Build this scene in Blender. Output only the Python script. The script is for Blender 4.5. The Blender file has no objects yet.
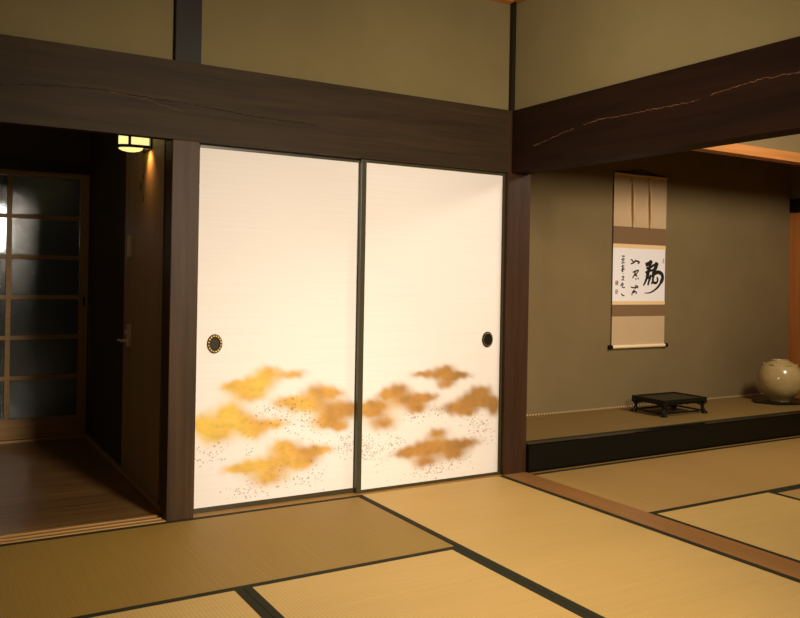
import bpy, bmesh, math, random
import numpy as np
from mathutils import Vector, Matrix

S = bpy.context.scene
COL = S.collection
rnd = random.Random(7)

# ------------------------------------------------------------------ helpers
def lin(r, g, b):
    f = lambda c: (c / 12.92 if c <= .04045 else ((c + .055) / 1.055) ** 2.4)
    return (f(r / 255), f(g / 255), f(b / 255), 1.0)

class NT:
    """small node-tree builder"""
    def __init__(self, name):
        self.m = bpy.data.materials.new(name); self.m.use_nodes = True
        self.t = self.m.node_tree; self.b = self.t.nodes['Principled BSDF']
    def n(self, kind, **kw):
        nd = self.t.nodes.new(kind)
        for k, v in kw.items():
            if k.startswith('i_'):
                nd.inputs[k[2:].replace('_', ' ')].default_value = v
            else: setattr(nd, k, v)
        return nd
    def l(self, a, b): self.t.links.new(a, b)
    def coords(self, scale, rot=(0, 0, 0), loc=(0, 0, 0)):
        tc = self.n('ShaderNodeTexCoord'); mp = self.n('ShaderNodeMapping')
        mp.inputs['Scale'].default_value = scale; mp.inputs['Rotation'].default_value = rot
        mp.inputs['Location'].default_value = loc
        self.l(tc.outputs['Object'], mp.inputs['Vector']); return mp.outputs['Vector']
    def noise(self, vec, scale=5, detail=4, rough=.5, dist=0):
        nd = self.n('ShaderNodeTexNoise'); nd.inputs['Scale'].default_value = scale
        nd.inputs['Detail'].default_value = detail; nd.inputs['Roughness'].default_value = rough
        nd.inputs['Distortion'].default_value = dist
        self.l(vec, nd.inputs['Vector']); return nd.outputs['Fac']
    def ramp(self, fac, stops):
        r = self.n('ShaderNodeValToRGB'); e = r.color_ramp.elements
        while len(e) < len(stops): e.new(.5)
        for i, (p, c) in enumerate(stops): e[i].position = p; e[i].color = c
        self.l(fac, r.inputs['Fac']); return r.outputs['Color']
    def mix(self, fac, a, b, mode='MIX'):
        m = self.n('ShaderNodeMix', data_type='RGBA', blend_type=mode)
        for k, v in ((0, fac), (6, a), (7, b)):
            if hasattr(v, 'is_output'): self.l(v, m.inputs[k])
            else: m.inputs[k].default_value = v
        return m.outputs[2]
    def bump(self, h, strength=.2, dist=.002):
        b = self.n('ShaderNodeBump'); b.inputs['Strength'].default_value = strength
        b.inputs['Distance'].default_value = dist
        self.l(h, b.inputs['Height']); self.l(b.outputs['Normal'], self.b.inputs['Normal'])
    def set(self, col=None, rough=.5, spec=.5, metal=0):
        if col is not None:
            if hasattr(col, 'is_output'): self.l(col, self.b.inputs['Base Color'])
            else: self.b.inputs['Base Color'].default_value = col
        self.b.inputs['Roughness'].default_value = rough
        self.b.inputs['Specular IOR Level'].default_value = spec
        self.b.inputs['Metallic'].default_value = metal
        return self

def wood(name, c1, c2, axis, rough=.45, spec=.4, fig=1.0, seed=0, contrast=(.3, .7)):
    """long-grained wood, grain along axis"""
    t = NT(name)
    sc = [26, 26, 26]; sc[axis] = 1.1
    v = t.coords(sc, loc=(seed, seed * .7, seed * .3))
    a = t.noise(v, 1.0, 6, .62, .9 * fig)
    sc2 = [6, 6, 6]; sc2[axis] = .55
    b = t.noise(t.coords(sc2, loc=(seed * 2, 3, 1)), 1.0, 3, .5, 1.6 * fig)
    sc3 = [150, 150, 150]; sc3[axis] = 3
    fine = t.noise(t.coords(sc3), 1.0, 2, .6)
    add = t.n('ShaderNodeMath', operation='MULTIPLY_ADD'); t.l(a, add.inputs[0]); add.inputs[1].default_value = .6
    mul = t.n('ShaderNodeMath', operation='MULTIPLY'); t.l(b, mul.inputs[0]); mul.inputs[1].default_value = .4
    t.l(mul.outputs[0], add.inputs[2])
    col = t.ramp(add.outputs[0], [(contrast[0], c1), (contrast[1], c2)])
    col = t.mix(.22, col, t.ramp(fine, [(.3, (.35, .35, .35, 1)), (.7, (1, 1, 1, 1))]), 'MULTIPLY')
    t.set(col, rough, spec); t.bump(a, .12, .003)
    return t.m

def plain(name, col, rough=.5, spec=.5, metal=0):
    t = NT(name); 
    v = t.coords((40, 40, 40)); f = t.noise(v, 1, 3)
    c2 = tuple(x * .82 for x in col[:3]) + (1,)
    t.set(t.ramp(f, [(.3, c2), (.7, col)]), rough, spec, metal); return t.m

def plaster(name, c1, c2):
    t = NT(name)
    f = t.noise(t.coords((1.3, 1.3, 1.3)), 1, 4, .6); g = t.noise(t.coords((420, 420, 420)), 1, 2)
    col = t.mix(.25, t.ramp(f, [(.3, c1), (.7, c2)]), t.ramp(g, [(.35, (.6, .6, .6, 1)), (.65, (1, 1, 1, 1))]), 'MULTIPLY')
    t.set(col, .95, .15); t.bump(g, .25, .001); return t.m

def tatami(name, c1, c2, c3, along, rough=.55):
    """rush matting: fine rushes across the mat, weft threads every 15 mm"""
    t = NT(name)
    per = [1, 1, 1]; other = 1 - along
    s1 = [0, 0, 0]; s1[along] = 1; 
    tc = t.n('ShaderNodeTexCoord'); sep = t.n('ShaderNodeSeparateXYZ'); t.l(tc.outputs['Object'], sep.inputs[0])
    def tri(axis, freq, ph=0):
        m = t.n('ShaderNodeMath', operation='MULTIPLY_ADD'); t.l(sep.outputs[axis], m.inputs[0]); m.inputs[1].default_value = freq * 2 * math.pi; m.inputs[2].default_value = ph
        s = t.n('ShaderNodeMath', operation='SINE'); t.l(m.outputs[0], s.inputs[0])
        a = t.n('ShaderNodeMath', operation='MULTIPLY_ADD'); t.l(s.outputs[0], a.inputs[0]); a.inputs[1].default_value = .5; a.inputs[2].default_value = .5
        return a.outputs[0]
    weft = tri(other, 1 / .014)            # ridges of the weave run along the mat
    rush = tri(along, 1 / .0095)
    prod = t.n('ShaderNodeMath', operation='MULTIPLY'); t.l(weft, prod.inputs[0]); t.l(rush, prod.inputs[1])
    sc = [2, 2, 2]; sc[other] = .6
    streak = [170, 170, 170]; streak[other] = 2.2
    f = t.noise(t.coords(streak), 1, 3, .6); g = t.noise(t.coords(sc), 1, 3, .6)
    col = t.ramp(f, [(.25, c1), (.55, c2), (.8, c3)])
    col = t.mix(.35, col, t.ramp(g, [(.3, (.72, .72, .66, 1)), (.7, (1, 1, 1, 1))]), 'MULTIPLY')
    col = t.mix(.5, col, t.ramp(prod.outputs[0], [(0, (.72, .70, .62, 1)), (.55, (1, 1, 1, 1))]), 'MULTIPLY')
    t.set(col, rough, .3); t.bump(prod.outputs[0], .35, .0015); return t.m

def box(bm, lo, hi, bev=0):
    r = bmesh.ops.create_cube(bm, size=1)
    for v in r['verts']:
        v.co = Vector([lo[i] + (v.co[i] + .5) * (hi[i] - lo[i]) for i in range(3)])
    if bev:
        ed = list({e for v in r['verts'] for e in v.link_edges})
        bmesh.ops.bevel(bm, geom=ed, offset=bev, segments=2, affect='EDGES', profile=.6)
    return bm

def cyl(bm, p, q, r, r2=None, seg=20):
    p, q = Vector(p), Vector(q); d = q - p
    m = Matrix.Translation((p + q) / 2) @ d.to_track_quat('Z', 'Y').to_matrix().to_4x4()
    bmesh.ops.create_cone(bm, cap_ends=True, segments=seg, radius1=r, radius2=r if r2 is None else r2, depth=d.length, matrix=m)
    return bm

def lathe(bm, prof, seg=48, c=(0, 0, 0), cap=True):
    rings = []
    for r, z in prof:
        rings.append([bm.verts.new((c[0] + r * math.cos(2 * math.pi * k / seg), c[1] + r * math.sin(2 * math.pi * k / seg), c[2] + z)) for k in range(seg)])
    for a, b in zip(rings, rings[1:]):
        for k in range(seg): bm.faces.new((a[k], a[(k + 1) % seg], b[(k + 1) % seg], b[k]))
    if cap:
        bm.faces.new(rings[0][::-1]); bm.faces.new(rings[-1])
    return bm

def prism(bm, pts, axis, a, b):
    """extrude a 2-D outline (other two axes in order) from a to b along axis"""
    o = [i for i in range(3) if i != axis]
    def mk(p, h):
        c = [0, 0, 0]; c[o[0]], c[o[1]] = p; c[axis] = h; return bm.verts.new(c)
    A = [mk(p, a) for p in pts]; B = [mk(p, b) for p in pts]
    bm.faces.new(A); bm.faces.new(B[::-1]); n = len(pts)
    for i in range(n): bm.faces.new((A[i], B[i], B[(i + 1) % n], A[(i + 1) % n]))
    bmesh.ops.recalc_face_normals(bm, faces=bm.faces[:])
    return bm

def obj(name, bm, mat, parent=None, smooth=False, label=None):
    """link a bmesh (in world metres) as ONE object; parts are stored relative to their thing's base"""
    me = bpy.data.meshes.new(name)
    bmesh.ops.recalc_face_normals(bm, faces=bm.faces[:])
    org = Vector((0, 0, 0)); p = parent
    while p is not None: org += p.location; p = p.parent
    for v in bm.verts: v.co -= org
    bm.to_mesh(me); bm.free()
    if smooth:
        for f in me.polygons: f.use_smooth = True
        try: me.set_sharp_from_angle(angle=math.radians(35))
        except Exception: pass
    me.materials.append(mat)
    o = bpy.data.objects.new(name, me); COL.objects.link(o)
    if parent is not None: o.parent = parent
    if label: o['label'] = label
    return o

def thing(name, label, cat, loc, group=None):
    o = bpy.data.objects.new(name, None); COL.objects.link(o); o.location = loc
    o.empty_display_size = .05
    o['label'] = label; o['category'] = cat; o['kind'] = 'thing'
    if group: o['group'] = group
    return o

def struct(name, bm, mat, label=None, cat=None):
    o = obj(name, bm, mat); o['kind'] = 'structure'
    if label: o['label'] = label
    if cat: o['category'] = cat
    return o

def B(lo, hi, bev=0): return box(bmesh.new(), lo, hi, bev)

# ------------------------------------------------------------------ materials
M = {}
M['beam'] = wood('dark_stained_beam_wood', lin(43, 32, 17), lin(65, 49, 28), 0, .6, .15, 1.2, 3, (.35, .68))
M['beam_red'] = wood('dark_red_stained_beam_wood', lin(27, 16, 9), lin(42, 24, 14), 1, .6, .08, 1.1, 8, (.35, .68))
M['post'] = wood('dark_post_wood', lin(50, 35, 18), lin(78, 55, 31), 2, .5, .18, .8, 5, (.35, .65))
M['post_red'] = wood('red_brown_post_wood', lin(50, 32, 18), lin(72, 46, 27), 2, .5, .18, .6, 11, (.35, .65))
M['darkwood'] = wood('dark_upper_post_wood', lin(24, 19, 9), lin(36, 29, 15), 2, .55, .25, .6, 2)
M['sill'] = wood('orange_sill_wood_across', lin(148, 106, 48), lin(176, 130, 64), 0, .4, .4, .6, 4)
M['sill_y'] = wood('orange_sill_wood', lin(142, 96, 50), lin(168, 118, 64), 1, .38, .4, .6, 6)
M['cornice'] = wood('orange_cornice_wood', lin(180, 112, 54), lin(214, 146, 80), 0, .4, .4, .4, 9)
M['cedar'] = wood('orange_cedar_board', lin(170, 100, 46), lin(202, 128, 66), 2, .45, .4, .5, 12)
M['boards'] = None
M['doorwood'] = wood('brown_door_veneer', lin(130, 107, 74), lin(160, 134, 96), 2, .55, .2, .7, 14)
M['lattice'] = wood('lattice_door_wood', lin(124, 94, 52), lin(156, 120, 70), 0, .5, .3, .6, 15)
M['lattice_v'] = wood('lattice_door_wood_upright', lin(124, 94, 52), lin(156, 120, 70), 2, .5, .3, .6, 16)
M['plaster'] = plaster('olive_sand_plaster', lin(119, 105, 69), lin(130, 115, 77))
M['plaster_alcove'] = plaster('olive_alcove_plaster', lin(124, 105, 71), lin(135, 115, 79))
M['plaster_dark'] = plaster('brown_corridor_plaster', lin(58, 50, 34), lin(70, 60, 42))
M['ceilwood'] = wood('pale_ceiling_board', lin(92, 66, 38), lin(112, 82, 50), 0, .6, .3, .5, 20)
M['tat_y'] = tatami('straw_tatami_long', lin(206, 168, 98), lin(212, 174, 105), lin(217, 181, 114), 1)
M['tat_x'] = tatami('straw_tatami_across_sheen_dark', lin(154, 120, 54), lin(160, 126, 58), lin(166, 132, 63), 0)  # base colour darkened to stand in for weaker sheen across the rushes
M['tat_r2x'] = tatami('straw_tatami_alcove_room', lin(178, 139, 78), lin(184, 145, 83), lin(190, 152, 90), 0)  # cross-laid mats darkened likewise, their duller rush sheen put into the colour
M['tat_toko'] = tatami('olive_alcove_matting', lin(132, 104, 56), lin(142, 113, 63), lin(151, 122, 70), 0)
M['heri'] = plain('dark_green_edge_cloth', lin(46, 44, 26), .8, .2)
M['lacquer'] = plain('black_lacquer', lin(12, 13, 10), .12, .22)
M['lacquer_frame'] = plain('dark_olive_lacquer', lin(64, 58, 36), .35, .4)
M['black_wood'] = plain('black_wood', lin(20, 19, 16), .35, .35)
M['steel'] = plain('brushed_steel', lin(206, 198, 178), .4, .5, .35)
M['dark_metal'] = plain('dark_bronze', lin(44, 40, 27), .4, .5, .6)
M['gold_metal'] = plain('gilt_metal', lin(214, 176, 92), .35, .5, .7)
M['lamp_frame'] = plain('lamp_frame_wood', lin(44, 34, 16), .5, .3)

def floorboards():
    t = NT('polished_corridor_boards')
    v = t.coords((1.2, 30, 30)); a = t.noise(v, 1, 5, .6, .8)
    tc = t.n('ShaderNodeTexCoord'); br = t.n('ShaderNodeTexBrick')
    t.l(tc.outputs['Object'], br.inputs['Vector'])
    br.inputs['Scale'].default_value = 1; br.inputs['Brick Width'].default_value = 1.9; br.inputs['Row Height'].default_value = .16
    br.inputs['Mortar Size'].default_value = .0025; br.inputs['Color1'].default_value = (.72, .72, .72, 1); br.inputs['Color2'].default_value = (1, 1, 1, 1); br.inputs['Mortar'].default_value = (.12, .12, .12, 1)
    col = t.mix(1, t.ramp(a, [(.3, lin(98, 69, 37)), (.7, lin(130, 95, 55))]), br.outputs['Color'], 'MULTIPLY')
    t.set(col, .34, .4); t.bump(br.outputs['Fac'], -.2, .002); return t.m
M['boards'] = floorboards()

def fusuma_paper():
    t = NT('gold_clouded_screen_paper')
    at = t.n('ShaderNodeAttribute', attribute_name='paint'); sep = t.n('ShaderNodeSeparateColor'); t.l(at.outputs['Color'], sep.inputs[0])
    fib = t.noise(t.coords((1.6, 1, 190)), 1, 3, .6); spray = t.noise(t.coords((260, 260, 260)), 1, 2, .6)
    base = t.ramp(fib, [(.3, lin(228, 219, 209)), (.6, lin(232, 224, 216))])
    gold = t.ramp(sep.outputs[2], [(0, lin(230, 190, 70)), (.4, lin(210, 160, 64)), (.62, lin(182, 130, 46)), (1, lin(158, 110, 34))])  # yellow-to-brown ramp: left-to-right reflection off the gold put into the paint
    gold = t.mix(.5, gold, t.ramp(spray, [(.35, (.72, .66, .5, 1)), (.62, (1.06, 1.04, 1, 1))]), 'MULTIPLY')
    puff = t.noise(t.coords((17, 1, 24)), 1, 3, .6)
    gold = t.mix(.45, gold, t.ramp(puff, [(.32, (.60, .66, .50, 1)), (.58, (1.1, 1.04, 1, 1))]), 'MULTIPLY')
    rim = t.n('ShaderNodeMapRange'); t.l(sep.outputs[0], rim.inputs[0]); rim.inputs[1].default_value = .35; rim.inputs[2].default_value = .95; rim.inputs[3].default_value = .75; rim.inputs[4].default_value = 0
    rm = t.n('ShaderNodeMath', operation='MULTIPLY'); t.l(rim.outputs[0], rm.inputs[0]); t.l(sep.outputs[2], rm.inputs[1])
    gold = t.mix(rm.outputs[0], gold, lin(146, 116, 44))
    # sprayed edge: the grain eats into the soft rim of each cloud
    a = t.n('ShaderNodeMath', operation='MULTIPLY_ADD'); t.l(spray, a.inputs[0]); a.inputs[1].default_value = .35; a.inputs[2].default_value = -.17
    s = t.n('ShaderNodeMath', operation='ADD'); t.l(sep.outputs[0], s.inputs[0]); t.l(a.outputs[0], s.inputs[1])
    mr = t.n('ShaderNodeMapRange'); mr.interpolation_type = 'SMOOTHSTEP'; t.l(s.outputs[0], mr.inputs[0])
    mr.inputs[1].default_value = .08; mr.inputs[2].default_value = 1.15; mr.inputs[3].default_value = 0; mr.inputs[4].default_value = 1
    c = t.mix(mr.outputs[0], base, gold)
    c = t.mix(sep.outputs[1], c, lin(92, 62, 24))
    t.set(c, .6, .25); t.bump(fib, .08, .001); return t.m
M['paper'] = fusuma_paper()

def silk(name, c1, c2, sc=(90, 90, 260)):
    t = NT(name); f = t.noise(t.coords(sc), 1, 3, .6)
    t.set(t.ramp(f, [(.3, c1), (.7, c2)]), .8, .2); return t.m
M['silk'] = silk('beige_scroll_silk', lin(194, 164, 126), lin(206, 176, 136))
M['silk_brown'] = silk('brown_scroll_brocade', lin(118, 90, 62), lin(140, 108, 76), (200, 200, 200))
M['silk_gold'] = silk('gold_scroll_brocade', lin(232, 188, 122), lin(246, 216, 164), (70, 70, 200))
M['ribbon'] = silk('cream_scroll_ribbon', lin(240, 212, 164), lin(248, 226, 184))
M['sheet'] = silk('white_calligraphy_paper', lin(244, 236, 234), lin(250, 243, 242))
M['ink'] = plain('black_ink', lin(36, 33, 28), .7, .2)
M['seal'] = plain('red_seal_ink', lin(206, 110, 96), .8, .1)
M['seal_pale'] = plain('pale_red_seal_ink', lin(226, 160, 140), .8, .1)

def glaze():
    t = NT('cream_crackle_glaze')
    f = t.noise(t.coords((7, 7, 7)), 1, 4, .6)
    vo = t.n('ShaderNodeTexVoronoi', feature='DISTANCE_TO_EDGE'); vo.inputs['Scale'].default_value = 55
    tc = t.n('ShaderNodeTexCoord'); t.l(tc.outputs['Object'], vo.inputs['Vector'])
    c = t.ramp(f, [(.3, lin(178, 151, 98)), (.7, lin(198, 172, 118))])
    c = t.mix(.25, c, t.ramp(vo.outputs['Distance'], [(0, (.6, .55, .45, 1)), (.03, (1, 1, 1, 1))]), 'MULTIPLY')
    t.set(c, .16, .5); return t.m
M['glaze'] = glaze()

def rippled_glass():
    t = NT('rippled_grey_glass')
    t.set((.34, .39, .38, 1), .10, .6)
    t.b.inputs['Transmission Weight'].default_value = .92
    f = t.noise(t.coords((70, 70, 70)), 1, 3, .6); t.bump(f, .42, .0035); return t.m
M['glass'] = rippled_glass()

def glow(name, col, e):
    t = NT(name); t.set(col, .6, .2)
    t.b.inputs['Emission Color'].default_value = col; t.b.inputs['Emission Strength'].default_value = e; return t.m
M['shade'] = glow('lit_yellow_lamp_shade', (1.0, .88, .33, 1), 1.05)
M['lantern'] = glow('lit_white_lantern', (1, 1, .93, 1), 9)

# ------------------------------------------------------------------ the setting
H = 2.80
ZB, ZT = 1.758, 2.1205            # underside and top of the great beams
XL, XR = -1.797, 0.0              # the screens' opening
# floor under and around the mats
bm = bmesh.new()
box(bm, (-4.2, -5.2, -.12), (4.2, 0, -.05))
box(bm, (-4.2, -5.2, -.05), (-2.84, 0, 0)); box(bm, (-2.84, -5.2, -.05), (-.93, -2.84, 0)); box(bm, (-.945, -5.2, -.05), (0, -2.361, 0))
box(bm, (.164, -5.2, -.05), (4.2, -2.89, 0)); box(bm, (2.982, -2.89, -.05), (4.2, -.998, 0)); box(bm, (1.092, -2.89, -.05), (2.982, -1.942, 0)); box(bm, (3.902, -.998, -.05), (4.2, -.045, 0))
struct('floor', bm, M['tat_y'], 'straw matting floor under and around the bordered mats')
struct('floor_corridor', B((-4.2, .13, -.12), (-1.84, 2.33, -.002)), M['boards'], 'polished brown board floor of the dark corridor')
struct('floor_entry', B((-4.2, 2.33, -.15), (-1.2, 4.6, -.05)), M['plaster_dark'])
struct('ceiling', B((-4.2, -5.2, H), (4.2, .9, H + .06)), M['ceilwood'], 'pale board ceiling')
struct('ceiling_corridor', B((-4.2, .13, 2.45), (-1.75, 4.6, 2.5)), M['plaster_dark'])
# outer walls of both rooms
struct('wall_left', B((-4.3, -5.2, -.12), (-4.2, 4.6, H)), M['plaster'])
struct('wall_front', B((-4.3, -5.3, -.12), (4.3, -5.2, H)), M['plaster'])
struct('wall_right', B((4.2, -5.2, -.12), (4.3, .95, H)), M['plaster'])
# upper plaster over the beams
struct('wall_back', B((-4.2, .03, ZT), (.013, .12, H)), M['plaster'], 'olive plaster above the beam over the gold clouded screens')
struct('wall_upper_right', B((.036, -5.2, ZT), (.13, -.0, H)), M['plaster'], 'olive plaster above the cracked dark red beam')

# great beams and posts
def crack(parent, pts, mat, plane, off, w, axis, seed, dash=0.0):
    """a split in the wood: a ragged ribbon following pts (along, z)"""
    r = random.Random(seed); bm = bmesh.new(); dense = []
    for (a, za), (b, zb) in zip(pts, pts[1:]):
        n = max(2, int(abs(b - a) / .012))
        for k in range(n):
            f = k / n; dense.append((a + (b - a) * f, za + (zb - za) * f + r.uniform(-.0035, .0035)))
    prev = None
    for i, (a, z) in enumerate(dense):
        hw = w * r.uniform(.15, 1.0)
        if dash and math.sin(i * .37) + math.sin(i * .11 + 1) < -dash: prev = None; continue
        def P(zz, d): return (a, plane + d, zz) if axis == 0 else (plane + d, a, zz)
        cur = [bm.verts.new(P(z - hw, off)), bm.verts.new(P(z + hw, off)), bm.verts.new(P(z + hw, -off)), bm.verts.new(P(z - hw, -off))]
        if prev:
            for k in range(4): bm.faces.new((prev[k], cur[k], cur[(k + 1) % 4], prev[(k + 1) % 4]))
        prev = cur
    return obj('crack', bm, mat, parent)

bA = struct('trim_1', prism(bmesh.new(), [(-4.2, 0), (0, 0), (0, .13), (-1.9226, .13), (-1.9226, .055), (-4.2, .055)], 2, ZB, ZT), M['beam'], 'great dark brown beam above the screens and corridor opening', 'beam')
crack(bA, [(-3.4, 1.90), (-2.9, 1.905), (-2.631, 1.913), (-2.48, 1.929), (-2.282, 1.943), (-2.114, 1.935), (-1.938, 1.93), (-1.801, 1.924), (-1.509, 1.905), (-1.2, 1.90)], plain('dark_crack', lin(34, 24, 16), .9, .1), 0, .0010, .0018, 0, 3)
crack(bA, [(-2.2, 1.936), (-2.05, 1.925), (-1.96, 1.905), (-1.86, 1.885), (-1.72, 1.878)], plain('worn_crack_edge', lin(120, 88, 60), .8, .1), 0, .0012, .0012, 0, 5, .4)
bB = struct('trim_2', B((.019, -5.2, ZB), (.15, 0, ZT), .004), M['beam_red'], 'great dark red brown beam with a pale split over the alcove room', 'beam')
crack(bB, [(-.2, 1.892), (-.264, 1.899), (-.45, 1.93), (-.6, 1.948), (-.741, 1.962), (-.9, 1.955), (-1.081, 1.953), (-1.321, 1.95), (-1.485, 1.968), (-1.686, 1.983), (-1.87, 1.978), (-2.3, 1.97), (-2.8, 1.975)], plain('raw_split_wood', lin(116, 76, 50), .8, .1), .019, .0010, .0021, 1, 9, 1.5)
struct('trim_3', B((-1.9226, 0, -.05), (XL, .12, ZB), .004), M['post'], 'brown post between the corridor opening and the screens', 'post')
struct('trim_20', B((0.012, 0.001, ZT), (.164, .16, H)), M['darkwood'], 'dark slim post between the two plaster panels above the corner', 'post')
struct('trim_4', B((0, 0, -.05), (.164, .16, ZT), .003), M['post_red'], 'red brown corner post between the screens and the alcove', 'post')
struct('trim_5', B((-1.918, .0, ZT), (-1.798, .125, H), .003), M['darkwood'], 'dark short post in the plaster above the long beam', 'post')
# ceiling cornice
bm = bmesh.new(); box(bm, (-4.2, -.03, 2.742), (.0, .035, H), .002)
struct('trim_6', bm, M['cornice'], 'orange wooden cornice strip under the ceiling above the screens', 'cornice')
bm = bmesh.new(); box(bm, (-.016, -5.2, 2.742), (.036, -.031, H), .002)
struct('trim_7', bm, M['sill_y'], 'orange wooden cornice strip under the ceiling over the alcove side', 'cornice')
# thresholds
bm = bmesh.new(); box(bm, (XL, .0, -.05), (0, .125, .001)); struct('trim_8', bm, M['sill'], 'orange wooden sill under the gold clouded screens', 'sill')
bm = bmesh.new(); box(bm, (-4.2, .0, -.05), (-1.9226, .135, -.004))
for y0 in (.004, .052, .102): box(bm, (-4.2, y0, -.01), (-1.9226, y0 + .028, .005), .002)
struct('trim_9', bm, M['sill'], 'grooved wooden track sill at the corridor opening', 'sill')
struct('trim_10', B((0, -5.2, -.05), (.164, 0, .003), .002), M['sill_y'], 'orange wooden threshold between the two matted rooms', 'threshold')
# alcove shell
YW, ZK, XE = .788, .169, 3.74
struct('wall_alcove', B((.1, YW, -.05), (4.2, YW + .1, H)), M['plaster_alcove'], 'olive plaster back wall of the alcove', 'wall')
struct('wall_alcove_left', B((.10, .16, -.05), (.164, YW, H)), M['plaster_alcove'])
struct('wall_alcove_upper', B((.164, -.0, 2.11), (4.2, .06, H)), M['plaster_alcove'], 'olive plaster over the alcove lintel')
struct('trim_11', B((.164, -.03, 2.048), (4.2, .07, 2.12), .004), M['cornice'], 'orange wooden lintel across the top of the alcove', 'lintel')
struct('ceiling_alcove', B((.164, .06, 2.5), (4.2, YW, 2.54)), M['darkwood'])
struct('trim_12', B((.164, -.028, -.05), (4.2, .035, ZK), .007), M['lacquer'], 'black lacquered step beam at the front of the raised alcove', 'step')
struct('trim_13', B((.164, -.048, -.05), (4.2, -.029, .002)), M['sill'], 'thin wooden strip along the foot of the black alcove step', 'strip')
struct('floor_alcove', B((.164, .035, -.05), (4.2, YW, ZK - .02)), M['darkwood'])
# right end of the alcove: cedar board below a dark lintel
struct('trim_14', B((XE, .0, ZK - .02), (XE + .06, YW, 1.775), .002), M['cedar'], 'orange cedar board closing the end of the alcove', 'board')
struct('trim_15', B((XE - .01, .0, 1.775), (XE + .06, YW, 1.90), .002), M['black_wood'], 'dark lintel above the cedar board at the alcove end', 'lintel')
struct('wall_alcove_right', B((XE + .0, .0, 1.90), (XE + .08, YW, H)), M['plaster_alcove'])
# corridor shell
XC = -1.905
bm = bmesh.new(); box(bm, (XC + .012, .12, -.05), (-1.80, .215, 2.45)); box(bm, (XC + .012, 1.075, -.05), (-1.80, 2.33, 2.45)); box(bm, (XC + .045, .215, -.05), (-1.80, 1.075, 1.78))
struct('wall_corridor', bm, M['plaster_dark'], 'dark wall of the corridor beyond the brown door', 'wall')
struct('trim_16', B((XC, .215, 1.762), (-1.80, 1.075, 2.45)), M['doorwood'], 'brown board above the corridor door carrying the lamp', 'board')
struct('trim_17', B((XC - .014, .12, -.002), (XC + .03, 2.29, .022), .003), M['lattice'], 'low skirting strip along the corridor wall', 'skirting')
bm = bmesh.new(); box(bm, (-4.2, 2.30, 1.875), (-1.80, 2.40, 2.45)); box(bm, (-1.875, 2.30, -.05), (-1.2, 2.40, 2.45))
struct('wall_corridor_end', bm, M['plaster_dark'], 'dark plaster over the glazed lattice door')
struct('trim_18', B((-4.2, 2.265, 1.812), (-1.875, 2.40, 1.876), .003), M['darkwood'], 'dark lintel over the glazed lattice door', 'lintel')
struct('trim_19', B((-4.2, 2.262, -.02), (-1.89, 2.40, .012), .003), M['sill'], 'wooden track under the glazed lattice door', 'sill')
struct('wall_entry', B((-4.3, 4.5, -.15), (-1.1, 4.6, 2.5)), plaster('grey_entry_plaster', lin(66, 72, 68), lin(80, 86, 80)))
struct('wall_entry_right', B((-1.2, 2.4, -.15), (-1.1, 4.5, 2.5)), M['plaster_dark'])

# ------------------------------------------------------------------ tatami mats
def mat(x0, x1, y0, y1, axis, mkey, label, group, bw=.032):
    c = Vector(((x0 + x1) / 2, (y0 + y1) / 2, -.05))
    t = thing('tatami_mat', label, 'floor mat', c, group)
    g = .0008
    x0 += g; x1 -= g; y0 += g; y1 -= g
    if axis == 1:
        obj('rush_surface', B((x0 + bw, y0, -.05), (x1 - bw, y1, 0), .002), M[mkey], t)
        for a, b in ((x0, x0 + bw), (x1 - bw, x1)): obj('edge_band', B((a, y0, -.05), (b, y1, .0012), .001), M['heri'], t, label='dark green cloth edge band')
    else:
        obj('rush_surface', B((x0, y0 + bw, -.05), (x1, y1 - bw, 0), .002), M[mkey], t)
        for a, b in ((y0, y0 + bw), (y1 - bw, y1)): obj('edge_band', B((x0, a, -.05), (x1, b, .0012), .001), M['heri'], t, label='dark green cloth edge band')
    return t
XS = -.951
GM = 'tatami mats of the main room'; GA = 'tatami mats of the alcove room'
mat(-2.835, XS, -.964, 0, 0, 'tat_x', 'straw tatami mat coloured dark for its rush sheen, lying along the corridor opening and left screen', GM, .028)
mat(XS, 0, -2.36, 0, 1, 'tat_y', 'straw tatami mat between the right screen and the orange threshold', GM)
mat(-1.89, XS, -2.835, -.964, 1, 'tat_y', 'pale straw tatami mat at the bottom centre, between two dark seams', GM)
mat(-2.83, -1.89, -2.835, -.964, 1, 'tat_y', 'pale straw tatami mat of which only a corner shows at the bottom left', GM)
mat(.164, 3.9, -.997, -.048, 0, 'tat_r2x', 'straw tatami mat along the foot of the black alcove step', GA)
mat(.164, 1.09, -2.885, -.997, 1, 'tat_y', 'straw tatami mat beyond the orange threshold, in front of the alcove mat', GA)
mat(1.09, 2.98, -1.94, -.997, 0, 'tat_r2x', 'straw tatami mat cut off by the right edge, only a sliver showing', GA)

# ------------------------------------------------------------------ alcove matting
t = thing('alcove_mat', 'olive rush matting covering the raised alcove floor', 'floor mat', (1.95, .41, ZK - .02))
obj('rush_surface', B((.166, .036, ZK - .02), (XE, YW - .012, ZK + .001), .002), M['tat_toko'], t)
obj('edge_band', B((.166, .0355, ZK - .018), (XE, .058, ZK + .0022), .001), M['heri'], t, label='dark cloth edge band')
bm = bmesh.new(); x = .18
while x < XE - .02:
    box(bm, (x, YW - .011, ZK - .004), (x + .012, YW - .0008, ZK + .011)); x += .026
obj('back_stitching', bm, M['silk'], t, label='pale stitched fringe along the back wall')

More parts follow.
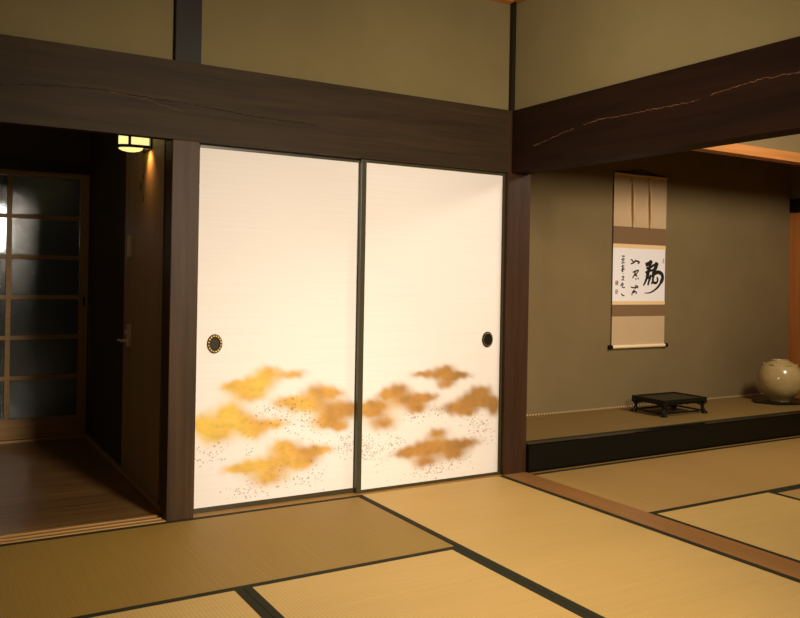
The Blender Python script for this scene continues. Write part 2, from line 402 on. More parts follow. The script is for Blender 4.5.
# ------------------------------------------------------------------ painted sliding screens
CLOUD_L = [
    (-1.433, 0.659, 0.059, 0.029), (-1.304, 0.64, 0.079, 0.023), (-1.539, 0.584, 0.099, 0.032), (-1.514, 0.546, 0.075, 0.029), (-1.474, 0.613, 0.084, 0.035),
    (-1.604, 0.6, 0.065, 0.019), (-1.626, 0.479, 0.072, 0.044), (-1.759, 0.427, 0.055, 0.046), (-1.688, 0.367, 0.08, 0.05), (-1.585, 0.421, 0.123, 0.045),
    (-1.502, 0.367, 0.066, 0.042), (-1.403, 0.396, 0.086, 0.024), (-1.161, 0.547, 0.082, 0.04), (-1.07, 0.533, 0.056, 0.023), (-1.319, 0.504, 0.084, 0.027),
    (-1.222, 0.476, 0.107, 0.04), (-1.068, 0.432, 0.093, 0.061), (-0.975, 0.442, 0.076, 0.038), (-1.122, 0.381, 0.07, 0.03), (-1.03, 0.353, 0.047, 0.021),
    (-1.346, 0.284, 0.066, 0.033), (-1.279, 0.234, 0.115, 0.046), (-1.137, 0.242, 0.082, 0.023), (-1.466, 0.199, 0.127, 0.039), (-1.418, 0.13, 0.099, 0.042),
    (-1.581, 0.193, 0.065, 0.02), (-1.243, 0.189, 0.092, 0.037)]
CLOUD_R = [
    (-0.41, 0.63, 0.064, 0.027), (-0.405, 0.597, 0.097, 0.027), (-0.553, 0.61, 0.079, 0.019), (-0.308, 0.589, 0.089, 0.02), (-0.394, 0.546, 0.061, 0.027),
    (-0.704, 0.538, 0.076, 0.032), (-0.773, 0.511, 0.059, 0.022), (-0.85, 0.447, 0.108, 0.038), (-0.79, 0.36, 0.095, 0.043), (-0.643, 0.477, 0.114, 0.038),
    (-0.519, 0.481, 0.073, 0.022), (-0.586, 0.425, 0.07, 0.032), (-0.878, 0.435, 0.077, 0.034), (-0.161, 0.497, 0.087, 0.033), (-0.216, 0.45, 0.113, 0.033),
    (-0.337, 0.412, 0.11, 0.029), (-0.259, 0.379, 0.085, 0.026), (-0.126, 0.431, 0.104, 0.034), (-0.063, 0.384, 0.047, 0.047), (-0.448, 0.276, 0.071, 0.032),
    (-0.534, 0.203, 0.116, 0.036), (-0.651, 0.184, 0.086, 0.025), (-0.419, 0.201, 0.135, 0.036), (-0.527, 0.126, 0.085, 0.035), (-0.256, 0.204, 0.108, 0.026),
    (-0.331, 0.148, 0.092, 0.036)]
FLECK_L = [
    (-1.283, 0.423, 0.142, 0.073, 70), (-1.421, 0.465, 0.068, 0.029, 25), (-0.971, 0.246, 0.066, 0.06, 45), (-1.194, 0.366, 0.109, 0.05, 25), (-1.694, 0.274, 0.096, 0.055, 35),
    (-1.514, 0.074, 0.118, 0.048, 35), (-1.206, 0.103, 0.108, 0.05, 35), (-1.363, 0.104, 0.157, 0.065, 20), (-1.509, 0.28, 0.02, 0.064, 8), (-1.102, 0.275, 0.111, 0.051, 18)]
FLECK_R = [
    (-0.865, 0.242, 0.058, 0.06, 60), (-0.825, 0.196, 0.098, 0.06, 40), (-0.708, 0.237, 0.056, 0.052, 35), (-0.444, 0.401, 0.086, 0.054, 35), (-0.569, 0.375, 0.083, 0.035, 25),
    (-0.134, 0.268, 0.116, 0.065, 75), (-0.225, 0.331, 0.09, 0.046, 20), (-0.511, 0.067, 0.149, 0.039, 55), (-0.352, 0.086, 0.133, 0.033, 25), (-0.243, 0.111, 0.068, 0.028, 10)]


def painted_panel(name, parent, x0, x1, z0, z1, yf, clouds, flecks, seed, hue0, hue1):
    st = .0042
    xs = np.linspace(x0, x1, int((x1 - x0) / st) + 1)
    zs = np.concatenate([np.linspace(z0, .76, int((.76 - z0) / st) + 1), np.linspace(.80, z1, 8)])
    X, Z = np.meshgrid(xs, zs); r = np.random.default_rng(seed)
    def wob(fr, ph):
        return np.sin(X * fr + ph) * np.sin(Z * fr * 1.3 + ph * 2) + .6 * np.sin(X * fr * 2.3 + 1.7 * ph + Z * fr * 1.1)
    Xw = X + .006 * wob(38, 1 + seed); Zw = Z + .0045 * wob(44, 2.5 + seed)
    gold = np.zeros_like(X)
    for cx, cz, a, b in clouds:
        d = ((Xw - cx - .010) / (a * 1.27)) ** 2 + ((Zw - cz) / (b * 1.36)) ** 2
        gold = np.maximum(gold, 0) + np.exp(-d * 1.4) * (1 - np.clip(gold, 0, 1) * .6)
    gold = np.clip(gold * 1.0, 0, 1)
    fl = np.zeros_like(X)
    for cx, cz, a, b, n in flecks:
        for _ in range(int(n * 1.25)):
            px = cx + a * r.normal(0, .55); pz = cz + b * r.normal(0, .55)
            i = int(round((px - x0) / (xs[1] - xs[0]))); j = int(round((pz - z0) / (zs[1] - zs[0])))
            if 0 <= i < len(xs) and 0 <= j < len(zs) and pz < .75:
                fl[j, i] = max(fl[j, i], r.uniform(.35, .95))
                if r.random() < .3:
                    i2 = min(i + 1, len(xs) - 1); fl[j, i2] = max(fl[j, i2], .6)
                if r.random() < .2:
                    j2 = min(j + 1, len(zs) - 1); fl[j2, i] = max(fl[j2, i], .6)
    hue = np.clip(hue0 + (hue1 - hue0) * (X - x0) / (x1 - x0) + .12 * wob(14, seed), 0, 1)  # browner to the right, painting in the changing reflection of the gold
    nx, nz = len(xs), len(zs)
    V = np.stack([X.ravel(), np.full(X.size, yf), Z.ravel()], 1)
    idx = np.arange(nx * nz).reshape(nz, nx)
    F = np.stack([idx[:-1, :-1].ravel(), idx[:-1, 1:].ravel(), idx[1:, 1:].ravel(), idx[1:, :-1].ravel()], 1)
    yb = yf + .012; n0 = len(V)
    back = np.array([(x0, yf, z0), (x1, yf, z0), (x1, yf, z1), (x0, yf, z1), (x0, yb, z0), (x1, yb, z0), (x1, yb, z1), (x0, yb, z1)])
    F2 = [(n0 + 4, n0 + 7, n0 + 6, n0 + 5), (n0, n0 + 4, n0 + 5, n0 + 1), (n0 + 3, n0 + 2, n0 + 6, n0 + 7), (n0, n0 + 3, n0 + 7, n0 + 4), (n0 + 1, n0 + 5, n0 + 6, n0 + 2)]
    V = np.concatenate([V, back]) - np.array(parent.location)
    me = bpy.data.meshes.new(name); me.from_pydata(V.tolist(), [], F.tolist() + F2)
    at = me.color_attributes.new('paint', 'FLOAT_COLOR', 'POINT')
    c = np.zeros((len(V), 4), dtype=np.float32); n = nx * nz
    c[:n, 0] = gold.ravel(); c[:n, 1] = fl.ravel(); c[:, 2] = hue0; c[:n, 2] = hue.ravel(); c[:, 3] = 1
    at.data.foreach_set('color', c.ravel()); me.materials.append(M['paper'])
    o = bpy.data.objects.new(name, me); COL.objects.link(o); o.parent = parent; return o

def screen(x0, x1, yf, label, clouds, flecks, seed, hues, sl, sr, rb, pull, studs):
    """frame: bottom/top rails and two stiles of dark lacquer; paper panel set inside"""
    t = thing('sliding_screen', label, 'sliding screen', ((x0 + x1) / 2, yf + .012, .001), 'gold clouded sliding screens')
    z0, z1 = .001, ZB - .001; zb, zt = z0 + rb, z1 - .016; yb = yf + .026
    painted_panel('paper_panel', t, x0 + sl, x1 - sr, zb, zt, yf + .003, clouds, flecks, seed, *hues)
    obj('stile', B((x0, yf, z0), (x0 + sl, yb, z1), .0015), M['lacquer_frame'], t)
    obj('stile', B((x1 - sr, yf, z0), (x1, yb, z1), .0015), M['lacquer_frame'], t)
    obj('bottom_rail', B((x0 + sl, yf, z0), (x1 - sr, yb, zb), .0015), M['lacquer_frame'], t)
    obj('top_rail', B((x0 + sl, yf, zt), (x1 - sr, yb, z1), .0015), M['lacquer_frame'], t)
    px, pz, a, b = pull; bm = bmesh.new(); n = 48; rows = []
    prof = [(1.0, .003), (1.0, -.002), (.93, -.0045), (.70, -.0035), (.66, -.001), (.62, .0015)]
    for s, d in prof:
        rows.append([bm.verts.new((px + a * s * math.cos(2 * math.pi * k / n), yf + d, pz + b * s * math.sin(2 * math.pi * k / n))) for k in range(n)])
    for p, q in zip(rows, rows[1:]):
        for k in range(n): bm.faces.new((p[k], p[(k + 1) % n], q[(k + 1) % n], q[k]))
    bm.faces.new(rows[-1])
    fp = obj('finger_pull', bm, M['dark_metal'], t, True, 'oval dark metal finger pull')
    bm = bmesh.new()
    for k in range(16):
        th = 2 * math.pi * (k + .5) / 16
        m = Matrix.Translation((px + a * .815 * math.cos(th), yf - .0042, pz + b * .815 * math.sin(th))) @ Matrix.Scale(.35, 4, (0, 1, 0))
        bmesh.ops.create_icosphere(bm, subdivisions=2, radius=.0044 if studs else .0024, matrix=m)
    obj('gilt_studs', bm, M['gold_metal'], fp, True, 'ring of gilt studs round the pull')
    return t
screen(-1.80, -.910, .062, 'white sliding screen with bright yellow gold clouds, next to the corridor', CLOUD_L, FLECK_L, 3, (.0, .58), .022, .030, .024, (-1.692, .806, .037, .046), True)
screen(-.937, -.0, .030, 'white sliding screen with deeper brown gold clouds, beside the corner post', CLOUD_R, FLECK_R, 5, (.5, .95), .029, .020, .016, (-.109, .790, .037, .045), False)

# ------------------------------------------------------------------ hanging scroll
YS = YW - .014
t = thing('hanging_scroll', 'tall hanging scroll with black brush calligraphy on the alcove wall', 'scroll', (1.865, YW, .62))
SX0, SX1 = 1.580, 2.146
def flat(name, x0, x1, z0, z1, mat, y=YS, th=.003, parent=None, label=None):
    return obj(name, B((x0, y, z0), (x1, y + th, z1)), mat, parent or t, label=label)
flat('silk_panel', SX0, SX1, 1.557, 1.955, M['silk'], label='plain beige silk top panel')
flat('brocade_band', SX0, SX1, 1.424, 1.557, M['silk_brown'], label='brown band above the writing')
flat('gold_strip', SX0, SX1, 1.393, 1.424, M['silk_gold'], label='thin gold strip above the writing')
sheet = flat('paper_sheet', SX0, SX1 - .004, .985, 1.393, M['sheet'], label='white paper sheet with brush writing')
flat('gold_strip', SX0, SX1, .958, .985, M['silk_gold'], label='thin gold strip under the writing')
flat('brocade_band', SX0, SX1, .868, .958, M['silk_brown'], label='brown band under the writing')
flat('silk_panel', SX0, SX1, .64, .868, M['silk'], label='plain beige silk bottom panel')
obj('top_rod', cyl(bmesh.new(), (SX0, YS + .001, 1.960), (SX1, YS + .001, 1.960), .008), M['silk'], t, True)
ro = obj('roller', cyl(bmesh.new(), (SX0, YS - .002, .636), (SX1, YS - .002, .636), .0135), M['ribbon'], t, True)
for xa, xb in ((SX0 - .028, SX0), (SX1, SX1 + .028)):
    obj('roller_knob', cyl(bmesh.new(), (xa, YS - .002, .636), (xb, YS - .002, .636), .0165), M['black_wood'], ro, True)
for xc in (1.772, 1.955):
    bm = bmesh.new(); prev = None
    for k in range(25):
        f = k / 24; z = 1.953 - f * .40; d = YS - .004 - .020 * math.sin(f * math.pi) ** 1.5 * (.4 + f) - .006 * f; dx = .012 * f * f
        w = .0115
        cur = [bm.verts.new((xc - w + dx, d - .003, z)), bm.verts.new((xc + dx, d - .001, z)), bm.verts.new((xc + w + dx, d + .002, z))]
        if prev:
            for i in range(2): bm.faces.new((prev[i], prev[i + 1], cur[i + 1], cur[i]))
        prev = cur
    bmesh.ops.solidify(bm, geom=bm.faces[:], thickness=.0015)
    obj('hanging_ribbon', bm, M['ribbon'], t, True, 'narrow cream ribbon hanging from the top rod')
bm = bmesh.new(); cyl(bm, (1.68, YS, 1.966), (1.863, YS + .006, 2.0), .0025, seg=8); cyl(bm, (1.863, YS + .006, 2.0), (2.046, YS, 1.966), .0025, seg=8); cyl(bm, (1.863, YS - .012, 2.0), (1.863, YW + .01, 2.0), .004, seg=8)
obj('hanging_cord', bm, M['black_wood'], t)

# brush writing, stroke by stroke: u to the right, v downward on the sheet, widths in the same unit
PW, PH = SX1 - .004 - SX0, .408
def UV(u, v): return SX0 + (u - 31) / 414 * PW, 1.393 - (v - 99) / 452 * PH
def brush(strokes, name, mat, label):
    bm = bmesh.new()
    for q, st in enumerate(strokes):
        w = st[0]; pts = st[1]; w0, w1 = w if isinstance(w, tuple) else (w, w * .8)
        # smooth the stroke with a Catmull-Rom curve
        P = [Vector(UV(*p)) for p in pts]; E = [P[0] * 2 - P[1]] + P + [P[-1] * 2 - P[-2]]; C = []
        for i in range(1, len(E) - 2):
            for k in range(8):
                f = k / 8; a, b, c, d = E[i - 1:i + 3]
                C.append(.5 * ((2 * b) + (c - a) * f + (2 * a - 5 * b + 4 * c - d) * f * f + (3 * b - a - 3 * c + d) * f ** 3))
        C.append(P[-1]); n = len(C); k2 = PW / 414 / 2; yy = YS - .0004 - .00003 * q; prev = None
        for i, p in enumerate(C):
            tg = (C[min(i + 1, n - 1)] - C[max(i - 1, 0)]); tg.normalize(); nm = Vector((-tg.y, tg.x)); f = i / (n - 1)
            hw = (w0 + (w1 - w0) * f) * k2 * (1 if 0 < i < n - 1 else .45)
            cur = [bm.verts.new((p.x + nm.x * hw, yy, p.y + nm.y * hw)), bm.verts.new((p.x - nm.x * hw, yy, p.y - nm.y * hw))]
            if prev: bm.faces.new((prev[0], prev[1], cur[1], cur[0]))
            prev = cur
    o = obj(name, bm, mat, sheet, label=label); return o
big = [(26, [(285, 238), (305, 228), (340, 205)]), ((22, 26), [(325, 195), (322, 240), (308, 300), (298, 350)]), ((20, 9), [(300, 340), (285, 385), (270, 418)]),
    (15, [(290, 268), (320, 258), (342, 250)]), (16, [(284, 305), (318, 290), (348, 278)]), ((20, 14), [(330, 322), (318, 365), (306, 415)]), (14, [(300, 352), (318, 345), (336, 330)]),
    ((30, 24), [(378, 212), (368, 255), (352, 300), (346, 348)]), (16, [(336, 246), (362, 232), (386, 222)]), ((22, 26), [(356, 312), (388, 298), (416, 312), (426, 346), (412, 392)]),
    ((17, 4), [(414, 385), (390, 426), (352, 462), (315, 480), (278, 480)]), ((18, 12), [(345, 350), (350, 385), (372, 392), (386, 368), (378, 340)]),
    ((16, 10), [(352, 300), (344, 380), (332, 402)])]
small = [(9, [(172, 192), (184, 210), (198, 222)]), (9, [(168, 232), (190, 222), (205, 198)]), (11, [(196, 206), (218, 208), (240, 216)]), (8, [(222, 222), (232, 226), (238, 212)]), (7, [(165, 200), (178, 196)]),
    (9, [(184, 305), (206, 294), (232, 282)]), ((11, 7), [(206, 286), (200, 320), (182, 356)]), (8, [(232, 286), (216, 312), (196, 330)]), ((9, 11), [(194, 322), (210, 330), (220, 334)]), (9, [(206, 356), (214, 366)]), (8, [(224, 348), (232, 364)]),
    (8, [(170, 430), (196, 436), (232, 428)]), (8, [(204, 414), (212, 432), (202, 448)]), (8, [(214, 416), (226, 426), (224, 440)]), ((9, 6), [(180, 502), (186, 472), (206, 462)]), (9, [(188, 480), (206, 470), (216, 476), (212, 492)]), (7, [(196, 452), (190, 470)])]
sig = [(8, [(98, 166), (108, 170), (120, 168)]), (6, [(94, 198), (108, 194), (122, 192)]), (6, [(108, 180), (106, 206), (107, 232)]), (5, [(98, 210), (110, 208), (118, 206)]), (6, [(94, 230), (108, 226), (122, 222)]),
    (6, [(94, 258), (106, 252), (120, 250)]), (7, [(107, 240), (104, 270), (103, 302)]), (6, [(118, 262), (104, 278), (94, 288)]), (6, [(98, 292), (110, 284), (122, 280)]), (6, [(98, 302), (112, 298)]), (7, [(108, 316), (112, 320)]),
    (7, [(100, 346), (112, 342), (117, 348), (106, 364)]), (6, [(96, 374), (108, 368), (120, 376)]), (8, [(92, 424), (102, 404), (112, 408), (102, 428)]), (6, [(102, 430), (114, 436), (128, 430)]), (6, [(106, 392), (110, 410)]), (8, [(96, 488), (108, 500), (124, 506)])]
brush(big, 'brush_character', M['ink'], 'single large black brush character')
for a, b, lab in ((0, 5, 'first small brush character beside the large one'), (5, 11, 'second small brush character'), (11, 17, 'third small brush character')): brush(small[a:b], 'brush_character', M['ink'], lab)
for a, b in ((0, 1), (1, 5), (5, 10), (10, 11), (11, 13), (13, 16), (16, 17)): brush(sig[a:b], 'signature_character', M['ink'], 'tiny brush character in the signature column')
def seal(u0, v0, u1, v1, mat, lab):
    (xa, za), (xb, zb) = UV(u0, v0), UV(u1, v1); bm = bmesh.new(); y0, y1 = YS - .0005, YS + .0005
    h = (xb - xa) * .16
    for lo, hi in (((xa, zb), (xa + h, za)), ((xb - h, zb), (xb, za)), ((xa, za - h), (xb, za)), ((xa, zb), (xb, zb + h)), (((xa + xb) / 2 - h / 2, zb), ((xa + xb) / 2 + h / 2, za)), ((xa, (za + zb) / 2 - h), (xb, (za + zb) / 2 + h)), ((xa, zb + (za - zb) * .22), (xb - h * 2, zb + (za - zb) * .3)), ((xa + h * 2, zb + (za - zb) * .7), (xb, zb + (za - zb) * .78))):
        box(bm, (lo[0], y0, lo[1]), (hi[0], y1, hi[1]))
    obj('seal_stamp', bm, mat, sheet, label=lab)
seal(51, 378, 73, 416, M['seal'], 'red square seal stamp, the upper of two'); seal(51, 452, 71, 490, M['seal_pale'], 'pale red square seal stamp, the lower of two'); seal(424, 176, 437, 218, M['seal_pale'], 'small oblong red seal beside the large character')

# ------------------------------------------------------------------ low display stand
X0, X1, Y0, Y1, ZF = 1.645, 2.075, .300, .600, ZK + .0012
t = thing('display_stand', 'low black wooden display stand on the alcove floor', 'stand', ((X0 + X1) / 2, (Y0 + Y1) / 2, ZF))
zt = .285
bm = bmesh.new(); box(bm, (X0 - .005, Y0 - .005, zt - .018), (X1 + .005, Y1 + .005, zt), .004)
top = obj('top_board', bm, M['black_wood'], t)
bm = bmesh.new()
for lo, hi in (((X0 - .010, Y0 - .010, zt - .022), (X1 + .010, Y0 + .010, zt + .006)), ((X0 - .010, Y1 - .010, zt - .022), (X1 + .010, Y1 + .010, zt + .006)), ((X0 - .010, Y0 + .010, zt - .022), (X0 + .010, Y1 - .010, zt + .006)), ((X1 - .010, Y0 + .010, zt - .022), (X1 + .010, Y1 - .010, zt + .006))):
    box(bm, lo, hi, .003)
obj('top_rim', bm, M['black_wood'], t)
for sx, x in ((-1, X0 + .012), (1, X1 - .012)):
    for sy, y in ((-1, Y0 + .012), (1, Y1 - .012)):
        bm = bmesh.new()
        # curved leg: bulged knee, pinched ankle, scroll foot turned outward
        prof = [(.0, .024), (.010, .021), (.030, .014), (.055, .012), (.072, .017), (.085, .023), (.096, .022)]
        offs = [.012, .010, .002, -.002, .003, .007, .004]; rings = []
        for (h, r), o_ in zip(prof, offs):
            rings.append([bm.verts.new((x + sx * o_ + a * r * .8, y + sy * o_ + b * r * .8, ZF + h)) for a, b in ((-1, -1), (1, -1), (1, 1), (-1, 1))])
        bm.faces.new(rings[0][::-1]); bm.faces.new(rings[-1])
        for p, q in zip(rings, rings[1:]):
            for k in range(4): bm.faces.new((p[k], p[(k + 1) % 4], q[(k + 1) % 4], q[k]))
        bmesh.ops.bevel(bm, geom=bm.edges[:], offset=.0025, segments=1, affect='EDGES')
        obj('leg', bm, M['black_wood'], t)
for y in (Y0 + .012, Y1 - .012):
    bm = bmesh.new(); n = 28; up = []; dn = []
    for k in range(n + 1):                        # scalloped apron under the long sides
        f = k / n; x = X0 + .012 + f * (X1 - X0 - .024); e = abs(f - .5) * 2
        dn.append((x, zt - .034 - .022 * max(0, e - .55) / .45 - .004 * math.sin(f * math.pi * 6) ** 2)); up.append((x, zt - .016))
    prism(bm, up + dn[::-1], 1, y - .007, y + .007); obj('apron', bm, M['black_wood'], t)
    obj('stretcher', B((X0 + .01, y - .006, ZF + .014), (X1 - .01, y + .006, ZF + .026), .002), M['black_wood'], t)
for x in (X0 + .012, X1 - .012):
    bm = bmesh.new(); n = 20; up = []; dn = []
    for k in range(n + 1):
        f = k / n; y = Y0 + .012 + f * (Y1 - Y0 - .024); e = abs(f - .5) * 2
        dn.append((y, zt - .034 - .024 * max(0, e - .45) / .55)); up.append((y, zt - .016))
    prism(bm, up + dn[::-1], 0, x - .007, x + .007); obj('apron', bm, M['black_wood'], t)
    obj('stretcher', B((x - .006, Y0 + .01, ZF + .014), (x + .006, Y1 - .01, ZF + .026), .002), M['black_wood'], t)

# ------------------------------------------------------------------ vase on its board
VX, VY = 3.125, .42
ZV = ZF + .012
t = thing('display_board', 'thin dark wavy-edged wooden board under the cream vase', 'board', (VX, VY, ZF))
bm = bmesh.new(); pts = []
for k in range(60):
    th = 2 * math.pi * k / 60; w = 1 + .05 * math.sin(3 * th + .6) + .03 * math.sin(7 * th) + .02 * math.sin(11 * th + 2)
    pts.append((VX + .25 * w * math.cos(th) * 1.0, VY + .175 * w * math.sin(th)))
prism(bm, pts, 2, ZF + .003, ZV); bmesh.ops.bevel(bm, geom=[e for e in bm.edges if abs(e.verts[0].co.z - e.verts[1].co.z) < 1e-5], offset=.002, segments=2, affect='EDGES')
obj('board_top', bm, M['black_wood'], t)
for a, b in ((-1, -1), (1, -1), (1, 1), (-1, 1)): obj('foot', cyl(bmesh.new(), (VX + a * .14, VY + b * .09, ZF), (VX + a * .14, VY + b * .09, ZF + .006), .014), M['black_wood'], t)
t = thing('vase', 'round cream glazed jar vase with small shoulder lugs, on the dark board', 'vase', (VX, VY, ZV))
R = .168
prof = [(.0, .0), (.072, 0), (.080, .004), (.096, .024), (.130, .060), (.155, .103), (.166, .150), (.167, .185), (.158, .225), (.139, .264), (.112, .290), (.086, .305), (.070, .312), (.064, .316), (.065, .322), (.061, .324), (.055, .320), (.053, .305), (.08, .285), (.13, .25), (.15, .18), (.13, .08), (.08, .02), (0, .015)]
# smooth the profile
sm = []
for i in range(len(prof) - 1):
    a = Vector(prof[max(i - 1, 0)]); b = Vector(prof[i]); c = Vector(prof[i + 1]); d = Vector(prof[min(i + 2, len(prof) - 1)])
    for k in range(4):
        f = k / 4; v = .5 * ((2 * b) + (c - a) * f + (2 * a - 5 * b + 4 * c - d) * f * f + (3 * b - a - 3 * c + d) * f ** 3); sm.append((max(v.x, .0005), max(v.y, 0)))
bm = bmesh.new(); lathe(bm, sm, 72, (VX, VY, ZV)); [setattr(v, 'co', Vector((VX + (v.co.x - VX) * 1.05, VY + (v.co.y - VY) * 1.05, ZV + (v.co.z - ZV) * 1.03))) for v in bm.verts]
body = obj('jar_body', bm, M['glaze'], t, True)
for k in range(6):
    th = math.radians(-174 + 60 * k)
    bm = bmesh.new(); ring = []
    ur = Vector((math.cos(th), math.sin(th), 0)); ut = Vector((-math.sin(th), math.cos(th), 0)); c0 = Vector((VX, VY, ZV + .290)) + ur * .119
    nrm = (ur * .55 + Vector((0, 0, .83))).normalized()
    for i in range(13):
        a = math.pi * i / 12; p = c0 + ut * (.030 * math.cos(a)) + nrm * (.017 * math.sin(a) - .004); tg = (-ut * math.sin(a) * .03 + nrm * math.cos(a) * .018).normalized(); sd = tg.cross(nrm.cross(ut).normalized()).normalized(); ot = tg.cross(sd)
        ring.append([bm.verts.new(p + (sd * math.cos(2 * math.pi * j / 8) + ot * math.sin(2 * math.pi * j / 8)) * .0062) for j in range(8)])
    for p, q in zip(ring, ring[1:]):
        for j in range(8): bm.faces.new((p[j], p[(j + 1) % 8], q[(j + 1) % 8], q[j]))
    obj('lug', bm, M['glaze'], t, True)

# ------------------------------------------------------------------ corridor door with lever
t = thing('corridor_door', 'plain brown veneered door with steel lever in the corridor side wall', 'door', (XC + .02, .645, .02))
leaf = obj('door_leaf', B((XC, .22, .024), (XC + .04, 1.07, 1.7612)), M['doorwood'], t)
# a knot in the veneer
tk = NT('wood_knot'); tk.set(lin(46, 24, 10), .6, .2)
for nm, (ky, kz, a, b) in (('wood_knot', (.640, 1.585, .020, .075)), ('wood_knot', (.700, 1.60, .013, .024))):
    bm = bmesh.new(); n = 36; A = []
    for s in (1.0, .78):
        A.append([bm.verts.new((XC - .0008, ky + a * s * math.cos(2 * math.pi * k / n), kz + b * s * math.sin(2 * math.pi * k / n))) for k in range(n)])
    for k in range(n): bm.faces.new((A[0][k], A[0][(k + 1) % n], A[1][(k + 1) % n], A[1][k]))
    if a < .015: bm.faces.new(A[1])
    obj('wood_knot', bm, tk.m, leaf, label='darker oval knot in the veneer')
lv = obj('lever_plate', B((XC - .020, .870, .735), (XC, .900, .855), .002), M['steel'], t)
bm = bmesh.new(); cyl(bm, (XC - .004, .892, .765), (XC - .05, .892, .765), .009, seg=16); cyl(bm, (XC - .046, .888, .765), (XC - .046, .985, .765), .008, .006, 16)
obj('lever_handle', bm, M['steel'], lv, True)
bm = bmesh.new(); cyl(bm, (XC - .019, .885, .812), (XC - .03, .885, .812), .012, seg=16); obj('lock_turn', bm, M['steel'], lv, True)
obj('pull_plate', B((XC - .020, .895, 1.228), (XC, .912, 1.342), .002), M['steel'], t, label='slim steel plate above the lever')

# ------------------------------------------------------------------ glazed lattice doors at the corridor end
def lattice_door(x0, x1, y, label, mid):
    t = thing('lattice_door', label, 'sliding door', ((x0 + x1) / 2, y + .015, .012), 'glazed lattice doors at the corridor end')
    w = .060; yb = y + .032
    obj('stile', B((x0, y, .013), (x0 + w, yb, 1.812), .002), M['lattice_v'], t); obj('stile', B((x1 - w, y, .013), (x1, yb, 1.812), .002), M['lattice_v'], t)
    obj('top_rail', B((x0 + w, y, 1.772), (x1 - w, yb, 1.812), .002), M['lattice'], t)
    obj('bottom_panel', B((x0 + w, y + .004, .013), (x1 - w, yb - .004, .150), .002), M['lattice'], t, label='solid wooden panel at the foot')
    bm = bmesh.new()
    for k in range(1, 6):
        z = 1.772 - k * (1.772 - .150) / 6; box(bm, (x0 + w, y + .004, z - .014), (x1 - w, yb - .006, z + .014), .002)
    box(bm, (mid - .016, y + .003, .150), (mid + .016, yb - .005, 1.772), .002)
    obj('glazing_bars', bm, M['lattice'], t, label='crossing wooden bars')
    obj('glass_panes', B((x0 + w - .004, y + .0155, .147), (x1 - w + .004, y + .0195, 1.775)), M['glass'], t, label='dark rippled glass')
    return t
lattice_door(-2.875, -1.890, 2.300, 'wooden lattice door with dark rippled glass at the end of the corridor', -2.385)
td = bpy.data.objects['lattice_door']
bm = bmesh.new(); lathe(bm, [(.0005, 0), (.012, 0), (.012, .04), (.0005, .04)], 16); 
for v in bm.verts: v.co = Vector((-1.917 + v.co.x * .7, 2.300 - .001 + v.co.y * .15, .90 + v.co.z * 1.6))
obj('finger_pull', bm, M['dark_metal'], td, True)

# ------------------------------------------------------------------ unseen lamp added behind the glass for its bright glint
LX, LY, LZ = -2.372, 3.2, 1.455
t = thing('added_glint_lantern', 'added white lamp behind the rippled glass door, making its bright glint', 'lamp', (LX, LY, -.05))
obj('glow_globe', lathe(bmesh.new(), [(.0005, -.16), (.04, -.16), (.05, -.14), (.05, .14), (.04, .16), (.0005, .16)], 32, (LX, LY, LZ)), M['lantern'], t, True)
obj('lantern_cap', lathe(bmesh.new(), [(.0005, .155), (.075, .158), (.08, .168), (.02, .198), (.0005, .20)], 32, (LX, LY, LZ)), M['lamp_frame'], t, True)
bm = bmesh.new(); cyl(bm, (LX, LY, -.05), (LX, LY, LZ - .155), .018); cyl(bm, (LX, LY, -.05), (LX, LY, -.02), .11)
obj('lantern_post', bm, M['lamp_frame'], t, True)

# ------------------------------------------------------------------ corridor wall lamp
CY, RX, RY, Z0, Z1 = .56, .15, .068, 1.782, 1.945
t = thing('wall_lamp', 'half-round lit yellow wall lamp with dark frame above the corridor door', 'lamp', (XC, CY, 1.78))
def arc(r, n=24, ks=None):
    out = []
    for k in (range(n + 1) if ks is None else ks):
        sn, cs = math.sin(math.pi * k / n), math.cos(math.pi * k / n)
        out.append((XC - RX * r * sn ** .55, CY - RY * r * math.copysign(abs(cs) ** .7, cs)))
    return out
bm = bmesh.new(); a = arc(.95); lo = [bm.verts.new((x, y, Z0)) for x, y in a]; hi = [bm.verts.new((x, y, Z1)) for x, y in a]
for k in range(24): bm.faces.new((lo[k], lo[k + 1], hi[k + 1], hi[k]))
obj('paper_shade', bm, M['shade'], t, True, 'glowing pale yellow shade')
bm = bmesh.new(); lathe(bm, [(.0005, -.021), (.022, -.020), (.044, -.015), (.057, -.008), (.060, .002)], 40, (0, 0, 0), False)
for v in bm.verts: v.co = Vector((XC - RX * .575 + v.co.x, CY - .004 + v.co.y * .8, Z0 - .004 + v.co.z))
obj('diffuser', bm, M['shade'], t, True, 'shallow glowing bowl under the shade')
bm = bmesh.new()
for z0, z1 in ((Z0 - .008, Z0 + .006), (Z1 - .004, Z1 + .012)):
    o_, i_ = arc(1.02), arc(.88)
    for k in range(24):
        q = [o_[k], o_[k + 1], i_[k + 1], i_[k]]; b = [bm.verts.new((x, y, z0)) for x, y in q]; c = [bm.verts.new((x, y, z1)) for x, y in q]
        for i in range(4): bm.faces.new((b[i], b[(i + 1) % 4], c[(i + 1) % 4], c[i]))
        bm.faces.new(b[::-1]); bm.faces.new(c)
for x, y in arc(.98, 24, (0, 4.2, 19.8, 24)):
    box(bm, (x - .006, y - .006, Z0), (x + .006, y + .006, Z1))
obj('lamp_frame', bm, M['lamp_frame'], t)
obj('back_plate', B((XC - .008, CY - RY - .03, Z0 - .014), (XC - .0005, CY + RY + .02, Z1 + .02), .002), M['lamp_frame'], t)

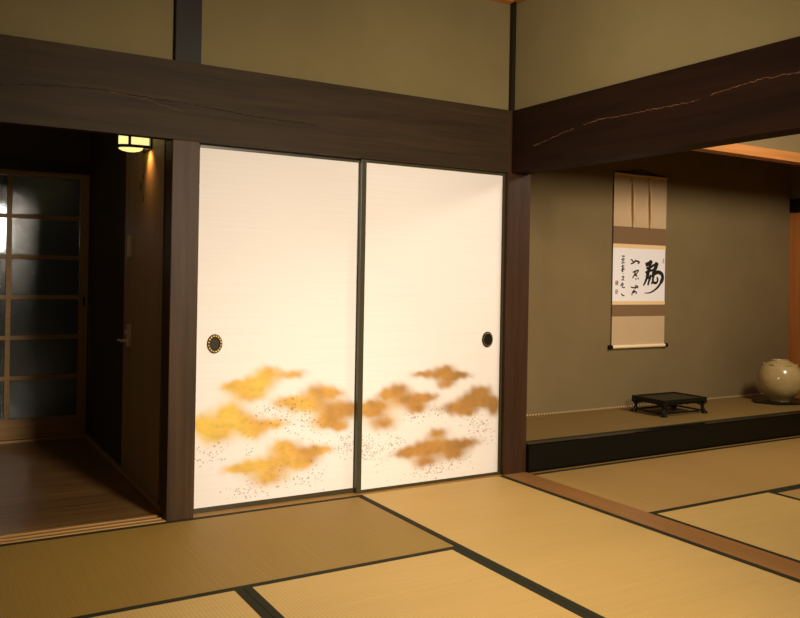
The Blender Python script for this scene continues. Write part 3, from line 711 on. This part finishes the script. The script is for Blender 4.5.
# ------------------------------------------------------------------ light
def area(name, loc, target, size, energy, col, spread=180, shape='DISK'):
    d = bpy.data.lights.new(name, 'AREA'); d.shape = shape; d.size = size; d.energy = energy; d.color = col; d.spread = math.radians(spread)
    o = bpy.data.objects.new(name, d); COL.objects.link(o); o.location = loc
    o.rotation_euler = (Vector(target) - Vector(loc)).to_track_quat('-Z', 'Y').to_euler(); return o
WARM = (1, .87, .70)
area('room_lamp', (-1.2, -4.0, 2.05), (-1.15, 0, .35), .5, 48, WARM, 82)
area('added_side_fill', (-2.7, -2.7, 1.8), (0, -1.0, 2.3), .35, 9, WARM, 60)  # unseen fill, added to brighten the upper plaster over the alcove room beam
area('alcove_room_ceiling_lamp', (2.1, -1.8, 2.56), (1.8, 0, .7), .7, 42, WARM, 150)
sp = bpy.data.lights.new('wall_lamp_bulb', 'SPOT'); sp.energy = 3; sp.color = (1, .48, .15); sp.spot_size = math.radians(110); sp.spot_blend = 1; sp.shadow_soft_size = .015
o = bpy.data.objects.new('wall_lamp_bulb', sp); COL.objects.link(o); o.location = (XC - .05, CY - .05, Z0 - .018); o.rotation_euler = Vector((.75, -.12, -1)).to_track_quat('-Z', 'Y').to_euler()
area('added_corridor_fill', (-2.9, .3, 2.42), (-2.6, .8, 0), .3, 2.6, (1, .72, .42))  # added unseen fill that lifts the ambient light of the corridor
w = bpy.data.worlds.new('night'); S.world = w; w.use_nodes = True
w.node_tree.nodes['Background'].inputs[0].default_value = (.02, .018, .015, 1); w.node_tree.nodes['Background'].inputs[1].default_value = 1

# ------------------------------------------------------------------ camera (shifted lens, level)
yaw, roll, f = .55939, .01763, 838.5
cam = bpy.data.cameras.new('camera'); co = bpy.data.objects.new('camera', cam); COL.objects.link(co)
cam.sensor_fit = 'HORIZONTAL'; cam.sensor_width = 36; cam.lens = f / 800 * 36
cam.shift_x = (400 - 436.87) / 800; cam.shift_y = (276.77 - 309) / 800
fw = Vector((math.sin(yaw), math.cos(yaw), 0)); r0 = Vector((math.cos(yaw), -math.sin(yaw), 0)); u0 = Vector((0, 0, 1))
rr = r0 * math.cos(roll) + u0 * math.sin(roll); uu = -r0 * math.sin(roll) + u0 * math.cos(roll)
co.matrix_world = Matrix(((rr.x, uu.x, -fw.x, -2.9287), (rr.y, uu.y, -fw.y, -3.9116), (rr.z, uu.z, -fw.z, 1.1466), (0, 0, 0, 1)))
cam.clip_start = .05
S.camera = co
S.view_settings.view_transform = 'Standard'; S.view_settings.look = 'None'; S.view_settings.gamma = 1; S.view_settings.use_curve_mapping = False
S.view_settings.exposure = 0
